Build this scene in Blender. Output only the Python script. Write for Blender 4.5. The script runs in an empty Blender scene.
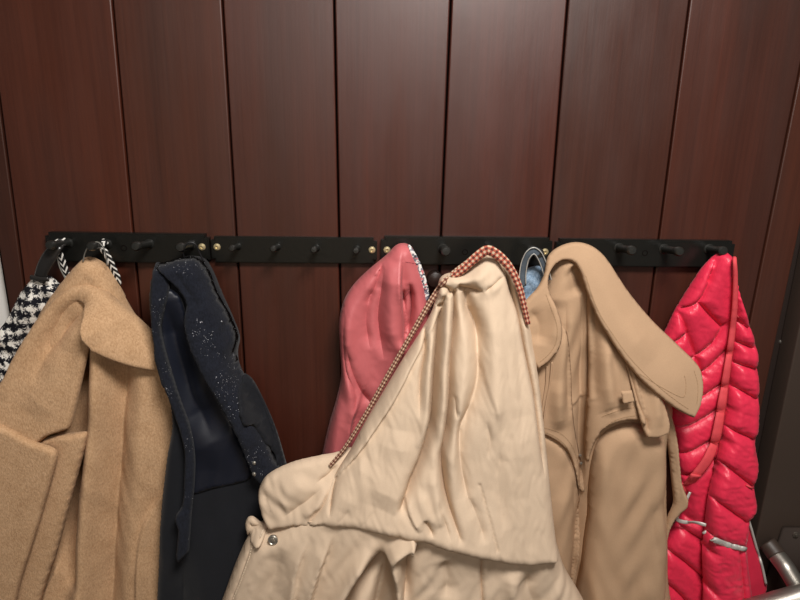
import bpy, math, random
import numpy as np
from mathutils import Vector, Matrix
from mathutils.geometry import delaunay_2d_cdt
random.seed(7)
COL = bpy.context.scene.collection
sc = bpy.context.scene
# ------------------------------------------------------------------ camera
F = 580.0
PITCH, YAW, ROLL = math.radians(15.2), math.radians(1.8), math.radians(0.98)
CAM = np.array([0.0, -1.0, 1.62])
f_ = np.array([math.sin(YAW)*math.cos(PITCH), math.cos(YAW)*math.cos(PITCH), -math.sin(PITCH)])
r0 = np.array([math.cos(YAW), -math.sin(YAW), 0.0]); u0 = np.cross(r0, f_)
r_ = r0*math.cos(ROLL)+u0*math.sin(ROLL); u_ = -r0*math.sin(ROLL)+u0*math.cos(ROLL)
cd = bpy.data.cameras.new('camera'); cam = bpy.data.objects.new('camera', cd); COL.objects.link(cam)
cd.sensor_width = 36.0; cd.lens = 36.0*F/800.0; cd.clip_start = 0.02
M = Matrix(((r_[0], u_[0], -f_[0], CAM[0]), (r_[1], u_[1], -f_[1], CAM[1]), (r_[2], u_[2], -f_[2], CAM[2]), (0, 0, 0, 1)))
cam.matrix_world = M
sc.camera = cam
def P(px, py, d):
    """point at distance d in front of the wall on the sight line measured in the photograph"""
    r = f_ + r_*(px-400.0)/F - u_*(py-300.0)/F
    return CAM + r*((-d-CAM[1])/r[1])
PX = 0.0016
# ------------------------------------------------------------------ scene graph helpers
def tag(o, label=None, cat=None, group=None, kind=None):
    if label: o['label'] = label
    if cat: o['category'] = cat
    if group: o['group'] = group
    if kind: o['kind'] = kind
    return o
def thing(name, label, cat, loc, group=None):
    o = bpy.data.objects.new(name, None); COL.objects.link(o); o.location = Vector(loc)
    o.empty_display_size = 0.02
    return tag(o, label, cat, group)
def world_loc(o):
    v = Vector((0, 0, 0))
    while o is not None:
        v = v + Vector(o.location); o = o.parent
    return v
def mesh_obj(name, verts, faces, mat, parent=None, smooth=True, uvs=None, mats=None, fmat=None, origin=None):
    me = bpy.data.meshes.new(name)
    base = world_loc(parent) if parent else Vector((0, 0, 0))
    org = Vector(origin) if origin is not None else base
    vs = [(float(v[0])-org[0], float(v[1])-org[1], float(v[2])-org[2]) for v in verts]
    me.from_pydata(vs, [], [list(map(int, f)) for f in faces])
    if mats:
        for m in mats: me.materials.append(m)
        for i, p in enumerate(me.polygons): p.material_index = fmat[i]
    else:
        me.materials.append(mat)
    if uvs is not None:
        ul = me.uv_layers.new(name='UVMap')
        for l in me.loops:
            ul.data[l.index].uv = uvs[l.vertex_index]
    if smooth:
        me.polygons.foreach_set('use_smooth', [True]*len(me.polygons))
    me.update()
    o = bpy.data.objects.new(name, me); COL.objects.link(o)
    if parent: o.parent = parent
    o.location = org - base
    return o
# ------------------------------------------------------------------ curves
def smooth(pts, closed=False, step=3.0):
    """Catmull-Rom through the points; a third entry 'c' makes a corner"""
    P0 = [np.array(p[:2], float) for p in pts]
    cr = [len(p) > 2 and p[2] == 'c' for p in pts]
    n = len(P0); out = []
    segs = n if closed else n-1
    for i in range(segs):
        a, b = P0[i], P0[(i+1) % n]
        pa = P0[i-1] if (closed or i > 0) else a
        pb = P0[(i+2) % n] if (closed or i+2 < n) else b
        L = np.linalg.norm(b-a)
        if L < 1e-9: continue
        ta = np.zeros(2) if cr[i] else (b-pa)*0.5
        tb = np.zeros(2) if cr[(i+1) % n] else (pb-a)*0.5
        if cr[i]: ta = (b-a)*0.7
        if cr[(i+1) % n]: tb = (b-a)*0.7
        for t_, lim in ((ta, L*1.0), (tb, L*1.0)):
            l = np.linalg.norm(t_)
            if l > lim: t_ *= lim/l
        k = max(1, int(round(L/step)))
        for j in range(k):
            t = j/k
            h00 = 2*t**3-3*t**2+1; h10 = t**3-2*t**2+t; h01 = -2*t**3+3*t**2; h11 = t**3-t**2
            out.append(h00*a+h10*ta+h01*b+h11*tb)
    if not closed: out.append(P0[-1])
    return np.array(out)
def nearest(Q, L, closed=False):
    """distance, arc parameter 0..1 and side of points Q to polyline L"""
    A = L; B = np.roll(L, -1, axis=0)
    if not closed: A = L[:-1]; B = L[1:]
    D = B-A; ll = (D**2).sum(1)+1e-18
    seglen = np.sqrt(ll); cum = np.concatenate([[0], np.cumsum(seglen)]); tot = cum[-1]
    dist = np.empty(len(Q)); tt = np.empty(len(Q)); sd = np.empty(len(Q))
    for s in range(0, len(Q), 4000):
        q = Q[s:s+4000]
        rel = q[:, None, :]-A[None]
        t = np.clip((rel*D[None]).sum(2)/ll, 0, 1)
        c = rel-t[..., None]*D[None]
        d2 = (c**2).sum(2)
        k = d2.argmin(1); ar = np.arange(len(q))
        dist[s:s+4000] = np.sqrt(d2[ar, k])
        tt[s:s+4000] = (cum[k]+t[ar, k]*seglen[k])/tot
        sd[s:s+4000] = np.sign(D[k, 0]*rel[ar, k, 1]-D[k, 1]*rel[ar, k, 0])
    return dist, tt, sd
def inside(Q, L):
    A = L; B = np.roll(L, -1, axis=0); res = np.zeros(len(Q), bool)
    for s in range(0, len(Q), 4000):
        q = Q[s:s+4000]
        y = q[:, 1:2]; x = q[:, 0:1]
        c = (A[None, :, 1] > y) != (B[None, :, 1] > y)
        xi = (B[None, :, 0]-A[None, :, 0])*(y-A[None, :, 1])/(B[None, :, 1]-A[None, :, 1]+1e-30)+A[None, :, 0]
        res[s:s+4000] = ((c & (x < xi)).sum(1) % 2) == 1
    return res
def sstep(x):
    x = np.clip(x, 0, 1); return x*x*(3-2*x)
class TPS:
    def __init__(s, pts):
        s.n = len(pts); p = np.array(pts, float)
        s.X = p[:, :2]; s.m = p[:, 2].mean()
        if s.n < 3: s.w = None; return
        n = s.n; K = s.k(np.linalg.norm(s.X[:, None]-s.X[None], axis=2))+np.eye(n)*2e-3
        Pm = np.hstack([np.ones((n, 1)), s.X]); A = np.block([[K, Pm], [Pm.T, np.zeros((3, 3))]])
        s.w = np.linalg.solve(A+np.eye(n+3)*1e-9, np.concatenate([p[:, 2], np.zeros(3)]))
    def k(s, r): return r*r*np.log(r+1e-9)
    def __call__(s, Q):
        if s.w is None: return np.full(len(Q), s.m)
        K = s.k(np.linalg.norm(Q[:, None]-s.X[None], axis=2))
        return K@s.w[:s.n]+s.w[s.n]+Q@s.w[s.n+1:]
def wav(Q, amp, wl, seed, aniso=1.0, ang=0.0, n=14):
    rg = np.random.RandomState(seed); out = np.zeros(len(Q))
    c, s_ = math.cos(ang), math.sin(ang)
    X = (Q[:, 0]*c+Q[:, 1]*s_); Y = (-Q[:, 0]*s_+Q[:, 1]*c)/aniso
    wx = 0.35*wl*np.sin(Y*3.1/wl+rg.rand()*6); wy = 0.35*wl*np.sin(X*2.3/wl+rg.rand()*6)
    for i in range(n):
        th = rg.rand()*math.pi*2; k = 2*math.pi/(wl*(0.55+1.1*rg.rand()))
        out += np.sin(k*((X+wx)*math.cos(th)+(Y+wy)*math.sin(th))+rg.rand()*6.28)
    return out*amp/math.sqrt(n/2)
SIDES = {'L': (-1, 0), 'R': (1, 0), 'U': (0, 1), 'D': (0, -1)}
class Panel:
    """a piece of cloth with its own outline, folds, thickness and back"""
    def __init__(s, outline, depth=None, T=0.01, R=8, folds=(), noise=(), quilt=None, over=None, lift=0.006, tb=None, corner=3.0, fs=1.0):
        s.over, s.lift, s.T, s.R, s.noise = over, lift, T, R*PX, noise
        s.tb = T*0.6 if tb is None else tb
        s.extra = None
        if depth: s.extra = TPS([(lambda p: (p[0], p[2], d))(P(x, y, (0.08 if over else d))) for x, y, d in depth])
        s.out = s.w(smooth(outline, True, corner), 0.0)
        s.folds = []; s.quilt = None
        for fo in folds:
            kind, pts, width, amp = fo[:4]; opt = fo[4] if len(fo) > 4 else {}
            L = s.w(smooth(pts, False, 6.0), T)
            if isinstance(amp, (list, tuple)):
                am = (np.linspace(0, 1, len(amp)), np.array(amp, float)*fs)
            else:
                e0, e1 = opt.get('ends', (0, 0))
                am = (np.array([0, .22, .78, 1]), np.array([amp*e0, amp, amp, amp*e1])*fs)
            sg = 1.0
            if kind == 's':
                D = np.diff(L, axis=0); N = np.stack([-D[:, 1], D[:, 0]], 1).sum(0)
                sg = 1.0 if N@np.array(SIDES[opt['side']]) > 0 else -1.0
            s.folds.append((kind, L, width*PX, am, sg, opt))
        if quilt:
            s.quilt = ([s.w(smooth(q, False, 5.0), T) for q in quilt[0]], quilt[1]*PX, quilt[2])
    def base(s, Q):
        b = s.extra(Q) if s.extra else np.zeros(len(Q))
        if s.over is not None: b = b + s.over.eval(Q) + s.lift
        return b
    def w(s, pts, t):
        Q = np.array([P(x, y, 0.09)[[0, 2]] for x, y in pts])
        for _ in range(3):
            d = s.base(Q)+t
            Q = np.array([P(x, y, dd)[[0, 2]] for (x, y), dd in zip(pts, d)])
        return Q
    def relief(s, Q):
        h = np.zeros(len(Q))
        for kind, L, wd, am, sg, opt in s.folds:
            d, t, sd = nearest(Q, L)
            A = np.interp(t, am[0], am[1])
            if kind == 'r': h += A*np.exp(-(d/wd)**2)
            elif kind == 'v':
                h -= A*np.exp(-np.abs(d/wd)**1.2)
            elif kind == 's':
                e = opt.get('e', 2.0)*PX; x = d*sd*sg
                S = sstep((x+e)/(2*e))
                h += A*np.exp(-np.maximum(x, 0)/wd)*S - opt.get('b', 0.35)*A*np.exp(-np.maximum(-x, 0)/(wd*.7))*(1-S)
        if s.quilt:
            dm = np.full(len(Q), 1e9)
            for L in s.quilt[0]: dm = np.minimum(dm, nearest(Q, L)[0])
            h += s.quilt[2]*(np.sqrt(1-(1-np.clip(dm/s.quilt[1], 0, 1))**2)-1)
        for i, nz in enumerate(s.noise): h += wav(Q, *nz)
        return h
    def prof(s, Q, d=None):
        if d is None:
            d = nearest(Q, s.out, True)[0]*inside(Q, s.out)
        x = np.clip(d/s.R, 0, 1); return np.sqrt(np.maximum(1-(1-x)**2, 0))
    def eval(s, Q):
        p = s.prof(Q); return s.base(Q)+p*s.T+s.relief(Q)*np.minimum(1, p*1.3)
    def at(s, px, py, lift=0.0):
        Q = np.array([P(px, py, 0.1)[[0, 2]]])
        for _ in range(5):
            d = s.eval(Q)+lift; Q = np.array([P(px, py, d[0])[[0, 2]]])
        return np.array([Q[0, 0], -d[0], Q[0, 1]])
    def build(s, name, mat, parent, res=2.4, label=None, minback=0.004, uv=False):
        h = res*PX; L = s.out
        seg = np.linalg.norm(np.roll(L, -1, 0)-L, axis=1); cum = np.concatenate([[0], np.cumsum(seg)])
        n = max(12, int(cum[-1]/h)); u = np.linspace(0, cum[-1], n, endpoint=False)
        LL = np.vstack([L, L[:1]])
        B = np.stack([np.interp(u, cum, LL[:, 0]), np.interp(u, cum, LL[:, 1])], 1)
        x0, z0 = L.min(0); x1, z1 = L.max(0)
        gx = np.arange(x0, x1, h); gz = np.arange(z0, z1, h*.87)
        G = np.array([(x+(h/2 if j % 2 else 0), z) for j, z in enumerate(gz) for x in gx])
        G = G[inside(G, L)]; dG = nearest(G, L, True)[0]; G = G[dG > h*0.55]
        ex = []
        for kind, FL, wd, am, sg, opt in s.folds:
            if kind == 'r' or wd > 9*PX: continue
            sl = np.linalg.norm(np.diff(FL, axis=0), axis=1); cu = np.concatenate([[0], np.cumsum(sl)])
            k = max(3, int(cu[-1]/(h*.9))); uu = np.linspace(0, cu[-1], k)
            C_ = np.stack([np.interp(uu, cu, FL[:, 0]), np.interp(uu, cu, FL[:, 1])], 1)
            tg = np.gradient(C_, axis=0); tg /= np.linalg.norm(tg, axis=1)[:, None]+1e-12; nn = np.stack([-tg[:, 1], tg[:, 0]], 1)
            o_ = min(wd*.4, h*.6) if kind == 'v' else opt.get('e', 2.0)*PX
            for off in (0, o_, -o_): ex.append(C_+nn*off)
        if s.quilt:
            for FL in s.quilt[0]:
                sl = np.linalg.norm(np.diff(FL, axis=0), axis=1); cu = np.concatenate([[0], np.cumsum(sl)])
                uu = np.linspace(0, cu[-1], max(3, int(cu[-1]/(h*.9))))
                C_ = np.stack([np.interp(uu, cu, FL[:, 0]), np.interp(uu, cu, FL[:, 1])], 1)
                tg = np.gradient(C_, axis=0); tg /= np.linalg.norm(tg, axis=1)[:, None]+1e-12; nn = np.stack([-tg[:, 1], tg[:, 0]], 1)
                for off in (0, h*.6, -h*.6): ex.append(C_+nn*off)
        if ex:
            X_ = np.vstack(ex); X_ = X_[inside(X_, L)]; X_ = X_[nearest(X_, L, True)[0] > h*.6]
            keep = []; cells = {}
            for p_ in X_:
                c_ = (int(p_[0]//h), int(p_[1]//h)); near = False
                for a_ in (-1, 0, 1):
                    for b_ in (-1, 0, 1):
                        for q_ in cells.get((c_[0]+a_, c_[1]+b_), ()):
                            if (p_[0]-q_[0])**2+(p_[1]-q_[1])**2 < (h*.3)**2: near = True
                if not near: cells.setdefault(c_, []).append(p_); keep.append(p_)
            X_ = np.array(keep)
            gk = []
            for p_ in G:
                c_ = (int(p_[0]//h), int(p_[1]//h)); near = False
                for a_ in (-1, 0, 1):
                    for b_ in (-1, 0, 1):
                        for q_ in cells.get((c_[0]+a_, c_[1]+b_), ()):
                            if (p_[0]-q_[0])**2+(p_[1]-q_[1])**2 < (h*.6)**2: near = True
                gk.append(not near)
            G = np.vstack([G[np.array(gk)], X_])
        pts = [Vector(p) for p in B]+[Vector(p) for p in G]
        edges = [(i, (i+1) % n) for i in range(n)]
        vo, eo, fo, *_ = delaunay_2d_cdt(pts, edges, [], 1, 1e-7)
        Q = np.array([[v[0], v[1]] for v in vo]); d = nearest(Q, L, True)[0]
        bnd = d < h*0.05
        d[bnd] = 0
        p = s.prof(Q, d); b = s.base(Q); r = s.relief(Q)*np.minimum(1, p*1.3)
        front = b+p*s.T+r
        back = np.maximum(np.minimum(b-p*s.tb, front-0.0015), np.minimum(minback, front))
        N = len(Q); V = [(Q[i, 0], -front[i], Q[i, 1]) for i in range(N)]
        bi = {}
        for i in range(N):
            if bnd[i]: bi[i] = i
            else: bi[i] = len(V); V.append((Q[i, 0], -back[i], Q[i, 1]))
        faces = []
        for fc in fo:
            a, b_, c = fc[:3]
            ar = (Q[b_, 0]-Q[a, 0])*(Q[c, 1]-Q[a, 1])-(Q[b_, 1]-Q[a, 1])*(Q[c, 0]-Q[a, 0])
            if ar < 0: a, b_, c = a, c, b_
            faces.append((a, b_, c))
            k = (bi[a], bi[c], bi[b_])
            if len({a, b_, c} & set(k)) < 3: faces.append(k)
        o = mesh_obj(name, V, faces, mat, parent)
        on = np.zeros(len(V), int)
        for fi, (kind, FL, wd, am, sg, opt) in enumerate(s.folds):
            if kind == 'v' and wd <= 5.2*PX and np.abs(am[1]).max() >= .004:
                dd = nearest(Q, FL)[0]; on[:N][(dd < h*.06)] = fi+1
        if on.any():
            at = o.data.attributes.new('sharp_edge', 'BOOLEAN', 'EDGE')
            for e in o.data.edges:
                a, b_ = e.vertices
                if on[a] and on[a] == on[b_]: at.data[e.index].value = True
        if label: o['label'] = label
        return o
def frames(pts):
    T = np.gradient(pts, axis=0); T /= np.linalg.norm(T, axis=1)[:, None]+1e-12
    return T
def path3(pts, over=None, lift=0.002, step=3.0):
    """pts: (px,py,d) or (px,py) laid over a panel -> 3D polyline"""
    if over is not None:
        L = smooth(pts, False, step); return np.array([over.at(x, y, lift) for x, y in L])
    xy = smooth([p[:2] for p in pts], False, step)
    A = np.array([p[:2] for p in pts], float); _, t, _ = nearest(xy, A)
    cum = np.concatenate([[0], np.cumsum(np.linalg.norm(np.diff(A, axis=0), axis=1))]); cum /= cum[-1]
    d = np.interp(t, cum, [p[2] for p in pts])
    return np.array([P(x, y, dd) for (x, y), dd in zip(xy, d)])
def tube(name, pts, rad, mat, parent, n=8, label=None, closed=False, uv=False):
    pts = np.array(pts); T = frames(pts); V = []; Fc = []; UV = []
    up = np.array([0, -1.0, 0.02]); L = 0
    for i, p in enumerate(pts):
        if i: L += np.linalg.norm(pts[i]-pts[i-1])
        a = np.cross(T[i], up); a /= np.linalg.norm(a)+1e-9; b = np.cross(a, T[i])
        r = rad[min(i, len(rad)-1)] if isinstance(rad, (list, np.ndarray)) else rad
        for k in range(n):
            th = 2*math.pi*k/n; V.append(p+r*(a*math.cos(th)+b*math.sin(th))); UV.append((L*100, k/n))
    for i in range(len(pts)-1):
        for k in range(n):
            k2 = (k+1) % n; Fc.append((i*n+k, i*n+k2, (i+1)*n+k2, (i+1)*n+k))
    Fc.append(tuple(range(n-1, -1, -1))); Fc.append(tuple((len(pts)-1)*n+k for k in range(n)))
    o = mesh_obj(name, V, Fc, mat, parent, uvs=UV)
    if label: o['label'] = label
    return o
def ribbon(name, pts, width, mat, parent, thick=0.0016, up=(0, -1, 0), label=None, arch=0.35, wpx=True):
    """a flat strip of cloth following a 3D path, with thickness and slightly domed face; uv in ribbon widths"""
    pts = np.array(pts); T = frames(pts); V = []; Fc = []; UV = []; L = 0; up = np.array(up, float)
    n = len(pts)
    W = np.interp(np.linspace(0, 1, n), np.linspace(0, 1, len(width)), width)*PX if isinstance(width, (list, tuple)) else np.full(n, width*PX)
    wm = W.max(); K = 6
    for i, p in enumerate(pts):
        if i: L += np.linalg.norm(pts[i]-pts[i-1])
        a = np.cross(T[i], up); a /= np.linalg.norm(a)+1e-9; b = np.cross(a, T[i]); b = b if b@up > 0 else -b
        for k in range(K+1):
            s = k/K*2-1; V.append(p+a*s*W[i]/2+b*thick*(0.1+arch+(1-arch)*math.sqrt(max(0, 1-s*s)))*1.0); UV.append((L/wm, k/K))
        for k in range(K+1):
            s = 1-k/K*2; V.append(p+a*s*W[i]/2); UV.append((L/wm, 1-k/K))
    m = 2*(K+1)
    for i in range(n-1):
        for k in range(m):
            k2 = (k+1) % m; Fc.append((i*m+k, i*m+k2, (i+1)*m+k2, (i+1)*m+k))
    Fc.append(tuple(range(m-1, -1, -1))); Fc.append(tuple((n-1)*m+k for k in range(m)))
    o = mesh_obj(name, V, Fc, mat, parent, uvs=UV)
    if label: o['label'] = label
    return o
def stitches(paths, over, mat, parent, gap=3.4, ln=2.0, r=0.00045, lift=0.0004, name='stitching'):
    for pp in paths:
        V = []; Fc = []
        L = smooth(pp, False, 1.0); cum = np.concatenate([[0], np.cumsum(np.linalg.norm(np.diff(L, axis=0), axis=1))])
        u = 0.0
        while u+ln < cum[-1]:
            ab = [over.at(np.interp(x, cum, L[:, 0]), np.interp(x, cum, L[:, 1]), lift) for x in (u, u+ln)]
            t = ab[1]-ab[0]; t /= np.linalg.norm(t)+1e-9
            a = np.cross(t, (0, -1, 0)); a /= np.linalg.norm(a)+1e-9; b = np.cross(a, t)
            i0 = len(V)
            for q, e in ((ab[0]-t*r, .5), (ab[0]+t*r, 1), (ab[1]-t*r, 1), (ab[1]+t*r, .5)):
                for k in range(5):
                    th = k*2*math.pi/5; V.append(q+r*e*(a*math.cos(th)+b*math.sin(th)))
            for j in range(3):
                for k in range(5):
                    k2 = (k+1) % 5; Fc.append((i0+j*5+k, i0+j*5+k2, i0+j*5+5+k2, i0+j*5+5+k))
            Fc.append(tuple(i0+k for k in range(4, -1, -1))); Fc.append(tuple(i0+15+k for k in range(5)))
            u += gap
        mesh_obj(name, V, Fc, mat, parent)
def lathe(name, prof, pos, axis, mat, parent, n=20, label=None):
    """prof: (radius, along) pairs round an axis"""
    ax = np.array(axis, float); ax /= np.linalg.norm(ax)
    a = np.cross(ax, (0.1, 0.2, 1)); a /= np.linalg.norm(a); b = np.cross(ax, a); V = []; Fc = []
    for r, z in prof:
        for k in range(n):
            th = 2*math.pi*k/n; V.append(np.array(pos)+ax*z+r*(a*math.cos(th)+b*math.sin(th)))
    for i in range(len(prof)-1):
        for k in range(n):
            k2 = (k+1) % n; Fc.append((i*n+k, i*n+k2, (i+1)*n+k2, (i+1)*n+k))
    Fc.append(tuple(range(n-1, -1, -1))); Fc.append(tuple((len(prof)-1)*n+k for k in range(n)))
    o = mesh_obj(name, V, Fc, mat, parent)
    if label: o['label'] = label
    bpy_autosmooth(o)
    return o
def bpy_autosmooth(o, ang=35):
    me = o.data; ca = math.cos(math.radians(ang))
    ed = {}
    for p in me.polygons:
        for k in p.edge_keys: ed.setdefault(k, []).append(p.normal)
    at = me.attributes.get('sharp_edge') or me.attributes.new('sharp_edge', 'BOOLEAN', 'EDGE')
    for e in me.edges:
        ns = ed.get(tuple(sorted(e.vertices)), [])
        at.data[e.index].value = len(ns) == 2 and ns[0].dot(ns[1]) < ca
# ------------------------------------------------------------------ materials
def lin(c):
    return tuple(((v/255.0)/12.92 if v/255.0 <= .04045 else ((v/255.0+.055)/1.055)**2.4) for v in c)+(1.0,)
class NT:
    def __init__(s, name):
        s.m = bpy.data.materials.new(name); s.m.use_nodes = True; s.t = s.m.node_tree; s.t.nodes.clear()
        s.o = s.n('ShaderNodeOutputMaterial'); s.b = s.n('ShaderNodeBsdfPrincipled'); s.l(s.b.outputs[0], s.o.inputs[0])
    def n(s, t, **k):
        x = s.t.nodes.new(t)
        for a, v in k.items():
            if hasattr(x, a): setattr(x, a, v)
            else: x.inputs[a].default_value = v
        return x
    def l(s, a, b): s.t.links.new(a, b)
    def coord(s, scale=(1, 1, 1), kind='Object'):
        tc = s.n('ShaderNodeTexCoord'); mp = s.n('ShaderNodeMapping'); mp.inputs['Scale'].default_value = scale
        s.l(tc.outputs[kind], mp.inputs[0]); return mp.outputs[0]
    def noise(s, co, scale, detail=3, rough=.55):
        x = s.n('ShaderNodeTexNoise'); x.inputs['Scale'].default_value = scale; x.inputs['Detail'].default_value = detail
        x.inputs['Roughness'].default_value = rough; s.l(co, x.inputs['Vector']); return x.outputs['Fac']
    def ramp(s, fac, stops, interp='LINEAR'):
        x = s.n('ShaderNodeValToRGB'); x.color_ramp.interpolation = interp; el = x.color_ramp.elements
        while len(el) < len(stops): el.new(0.5)
        for e, (p, c) in zip(el, stops): e.position = p; e.color = c
        s.l(fac, x.inputs[0]); return x.outputs[0]
    def mix(s, fac, a, b, mode='MIX'):
        x = s.n('ShaderNodeMix'); x.data_type = 'RGBA'; x.blend_type = mode
        for v, i in ((fac, 0), (a, 6), (b, 7)):
            if hasattr(v, 'is_linked') or hasattr(v, 'links'): s.l(v, x.inputs[i])
            else: x.inputs[i].default_value = v
        return x.outputs[2]
    def math(s, op, a, b=0.0, c=0.0):
        x = s.n('ShaderNodeMath'); x.operation = op
        for i, v in enumerate((a, b, c)):
            if hasattr(v, 'links'): s.l(v, x.inputs[i])
            else: x.inputs[i].default_value = v
        return x.outputs[0]
    def bump(s, h, strength, dist, prev=None):
        x = s.n('ShaderNodeBump'); x.inputs['Strength'].default_value = strength; x.inputs['Distance'].default_value = dist
        s.l(h, x.inputs['Height'])
        if prev is not None: s.l(prev, x.inputs['Normal'])
        return x.outputs[0]
    def fin(s, col=None, rough=None, nrm=None, **k):
        if col is not None:
            if hasattr(col, 'links'): s.l(col, s.b.inputs['Base Color'])
            else: s.b.inputs['Base Color'].default_value = col
        if rough is not None:
            if hasattr(rough, 'links'): s.l(rough, s.b.inputs['Roughness'])
            else: s.b.inputs['Roughness'].default_value = rough
        if nrm is not None: s.l(nrm, s.b.inputs['Normal'])
        for a, v in k.items(): s.b.inputs[a.replace('_', ' ')].default_value = v
        return s.m
def cotton(name, c, dark=.86, crumple=.5, weave=.25, rough=.85, sheen=.0, wr=(60, 60, 60)):
    t = NT(name); co = t.coord(); c1 = lin(c); c0 = tuple(v*dark for v in c1[:3])+(1,)
    n1 = t.noise(co, 18, 4); col = t.ramp(n1, [(.3, c0), (.7, c1)])
    n2 = t.noise(co, 900, 2); col = t.mix(.12, col, t.ramp(n2, [(.3, (.25, .25, .25, 1)), (.7, (.9, .9, .9, 1))]), 'SOFT_LIGHT')
    b = t.bump(t.noise(t.coord(wr), 1.0, 4, .6), crumple, .004)
    w1 = t.n('ShaderNodeTexWave', bands_direction='Z'); w1.inputs['Scale'].default_value = 330; w1.inputs['Distortion'].default_value = 1.2; t.l(co, w1.inputs['Vector'])
    b = t.bump(w1.outputs['Fac'], weave, .0003, b)
    b = t.bump(n2, weave*1.2, .0005, b)
    return t.fin(col, rough, b, Sheen_Weight=sheen, Sheen_Roughness=.5, Specular_IOR_Level=.25)
def wool(name, c, c2, fuzz=.6, speck=None):
    t = NT(name); co = t.coord()
    n1 = t.noise(t.coord((1, 1, .5)), 420, 4, .7); n2 = t.noise(co, 25, 3)
    f = t.math('ADD', t.math('MULTIPLY', n1, .75), t.math('MULTIPLY', n2, .25))
    col = t.ramp(f, [(.36, lin(c2)), (.62, lin(c))])
    b = t.bump(n1, fuzz, .0022); b = t.bump(t.noise(co, 110, 3), .25, .003, b)
    if speck:
        v = t.n('ShaderNodeTexVoronoi'); v.feature = 'F1'; v.inputs['Scale'].default_value = 330
        cx = t.coord((1, 1, 1)); nz = t.n('ShaderNodeTexNoise'); nz.inputs['Scale'].default_value = 160; t.l(cx, nz.inputs['Vector'])
        va = t.n('ShaderNodeVectorMath'); va.operation = 'MULTIPLY_ADD'; t.l(nz.outputs['Color'], va.inputs[0]); va.inputs[1].default_value = (.012, .012, .012); t.l(cx, va.inputs[2])
        t.l(va.outputs[0], v.inputs['Vector'])
        area = t.math('GREATER_THAN', t.noise(co, 14, 2), .52); m = t.math('LESS_THAN', v.outputs['Distance'], .17)
        sp = t.n('ShaderNodeSeparateColor'); t.l(v.outputs['Color'], sp.inputs[0]); rnd = t.math('GREATER_THAN', sp.outputs[0], .6)
        m = t.math('MULTIPLY', t.math('MULTIPLY', m, area), rnd)
        col = t.mix(m, col, speck)
    return t.fin(col, .95, b, Sheen_Weight=.05, Sheen_Roughness=.6, Specular_IOR_Level=.15)
def nylon(name, c, dark=.8, rough=.42, wr=(90, 90, 40), crumple=.6):
    t = NT(name); co = t.coord(); c1 = lin(c); c0 = tuple(v*dark for v in c1[:3])+(1,)
    col = t.ramp(t.noise(co, 20, 3), [(.3, c0), (.7, c1)])
    b = t.bump(t.noise(t.coord(wr), 1.0, 4, .6), crumple, .003)
    b = t.bump(t.noise(co, 1200, 1), .1, .0003, b)
    return t.fin(col, rough, b, Sheen_Weight=.05, Sheen_Roughness=.4, Specular_IOR_Level=.4)
def plain(name, c, rough=.5, metal=0.0, spec=.5, bump=None):
    t = NT(name); b = None
    if bump: b = t.bump(t.noise(t.coord(), bump[0], 3), bump[1], .001)
    return t.fin(lin(c), rough, b, Metallic=metal, Specular_IOR_Level=spec)
def gingham(name, ca, cb, cc, nv=2.0, nu=2.0):
    """woven check in ribbon coordinates"""
    t = NT(name); tc = t.n('ShaderNodeTexCoord'); sp = t.n('ShaderNodeSeparateXYZ'); t.l(tc.outputs['UV'], sp.inputs[0])
    u = t.math('GREATER_THAN', t.math('FRACT', t.math('MULTIPLY', sp.outputs[0], nu)), .5)
    v = t.math('GREATER_THAN', t.math('FRACT', t.math('ADD', t.math('MULTIPLY', sp.outputs[1], nv), .2)), .5)
    f = t.math('MULTIPLY', t.math('ADD', u, v), .5)
    col = t.ramp(f, [(0, lin(ca)), (.34, lin(cb)), (.67, lin(cc))], 'CONSTANT')
    b = t.bump(t.noise(t.coord(), 500, 2), .4, .0008)
    return t.fin(col, .85, b, Specular_IOR_Level=.2)
import bmesh
# ================================================================== MATERIALS
def wood_mat():
    t = NT('stained_board_wood')
    at = t.n('ShaderNodeAttribute'); at.attribute_name = 'board_tone'
    g = t.noise(t.coord((26, 26, 1.3)), 1.0, 6, .6); g2 = t.noise(t.coord((160, 160, 3)), 1.0, 4, .6); g3 = t.noise(t.coord((5, 5, .9)), 1.0, 3)
    f = t.math('ADD', t.math('MULTIPLY', g, .55), t.math('MULTIPLY', g2, .45))
    c = t.mix(1.0, at.outputs['Color'], t.ramp(f, [(.3, (.62, .55, .52, 1)), (.55, (1, 1, 1, 1)), (.75, (1.3, 1.15, 1.1, 1))]), 'MULTIPLY')
    c = t.mix(t.math('MULTIPLY', t.ramp(g3, [(.45, (0, 0, 0, 1)), (.65, (1, 1, 1, 1))]), .45), c, lin((44, 30, 25)))
    v = t.n('ShaderNodeTexVoronoi'); v.inputs['Scale'].default_value = 9; t.l(t.coord((1, 1, .6)), v.inputs['Vector'])
    sp = t.math('LESS_THAN', v.outputs['Distance'], .018); c = t.mix(t.math('MULTIPLY', sp, .6), c, lin((150, 110, 80)))
    r = t.ramp(t.noise(t.coord((14, 14, 4)), 1.0, 4), [(.3, (.34, .34, .34, 1)), (.7, (.5, .5, .5, 1))])
    b = t.bump(g2, .16, .0012); b = t.bump(t.noise(t.coord((70, 70, 25)), 1.0, 2), .12, .0015, b)
    return t.fin(c, r, b, Specular_IOR_Level=.5, Coat_Weight=.3, Coat_Roughness=.35)
WOOD = wood_mat()
DARK = plain('dark_shadow_gap', (16, 11, 9), .9, spec=.1)
WHITEP = plain('white_wall_paint', (232, 230, 226), .6, bump=(60, .1))
DOORM = plain('brown_grey_door_paint', (58, 47, 40), .5, bump=(300, .15))
BLACKP = plain('black_rack_paint', (19, 19, 17), .3, bump=(120, .25))
BLACKG = plain('black_peg_paint', (36, 36, 34), .3, bump=(200, .2))
BRASS = plain('brass_screw', (214, 198, 156), .35, .7)
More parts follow.
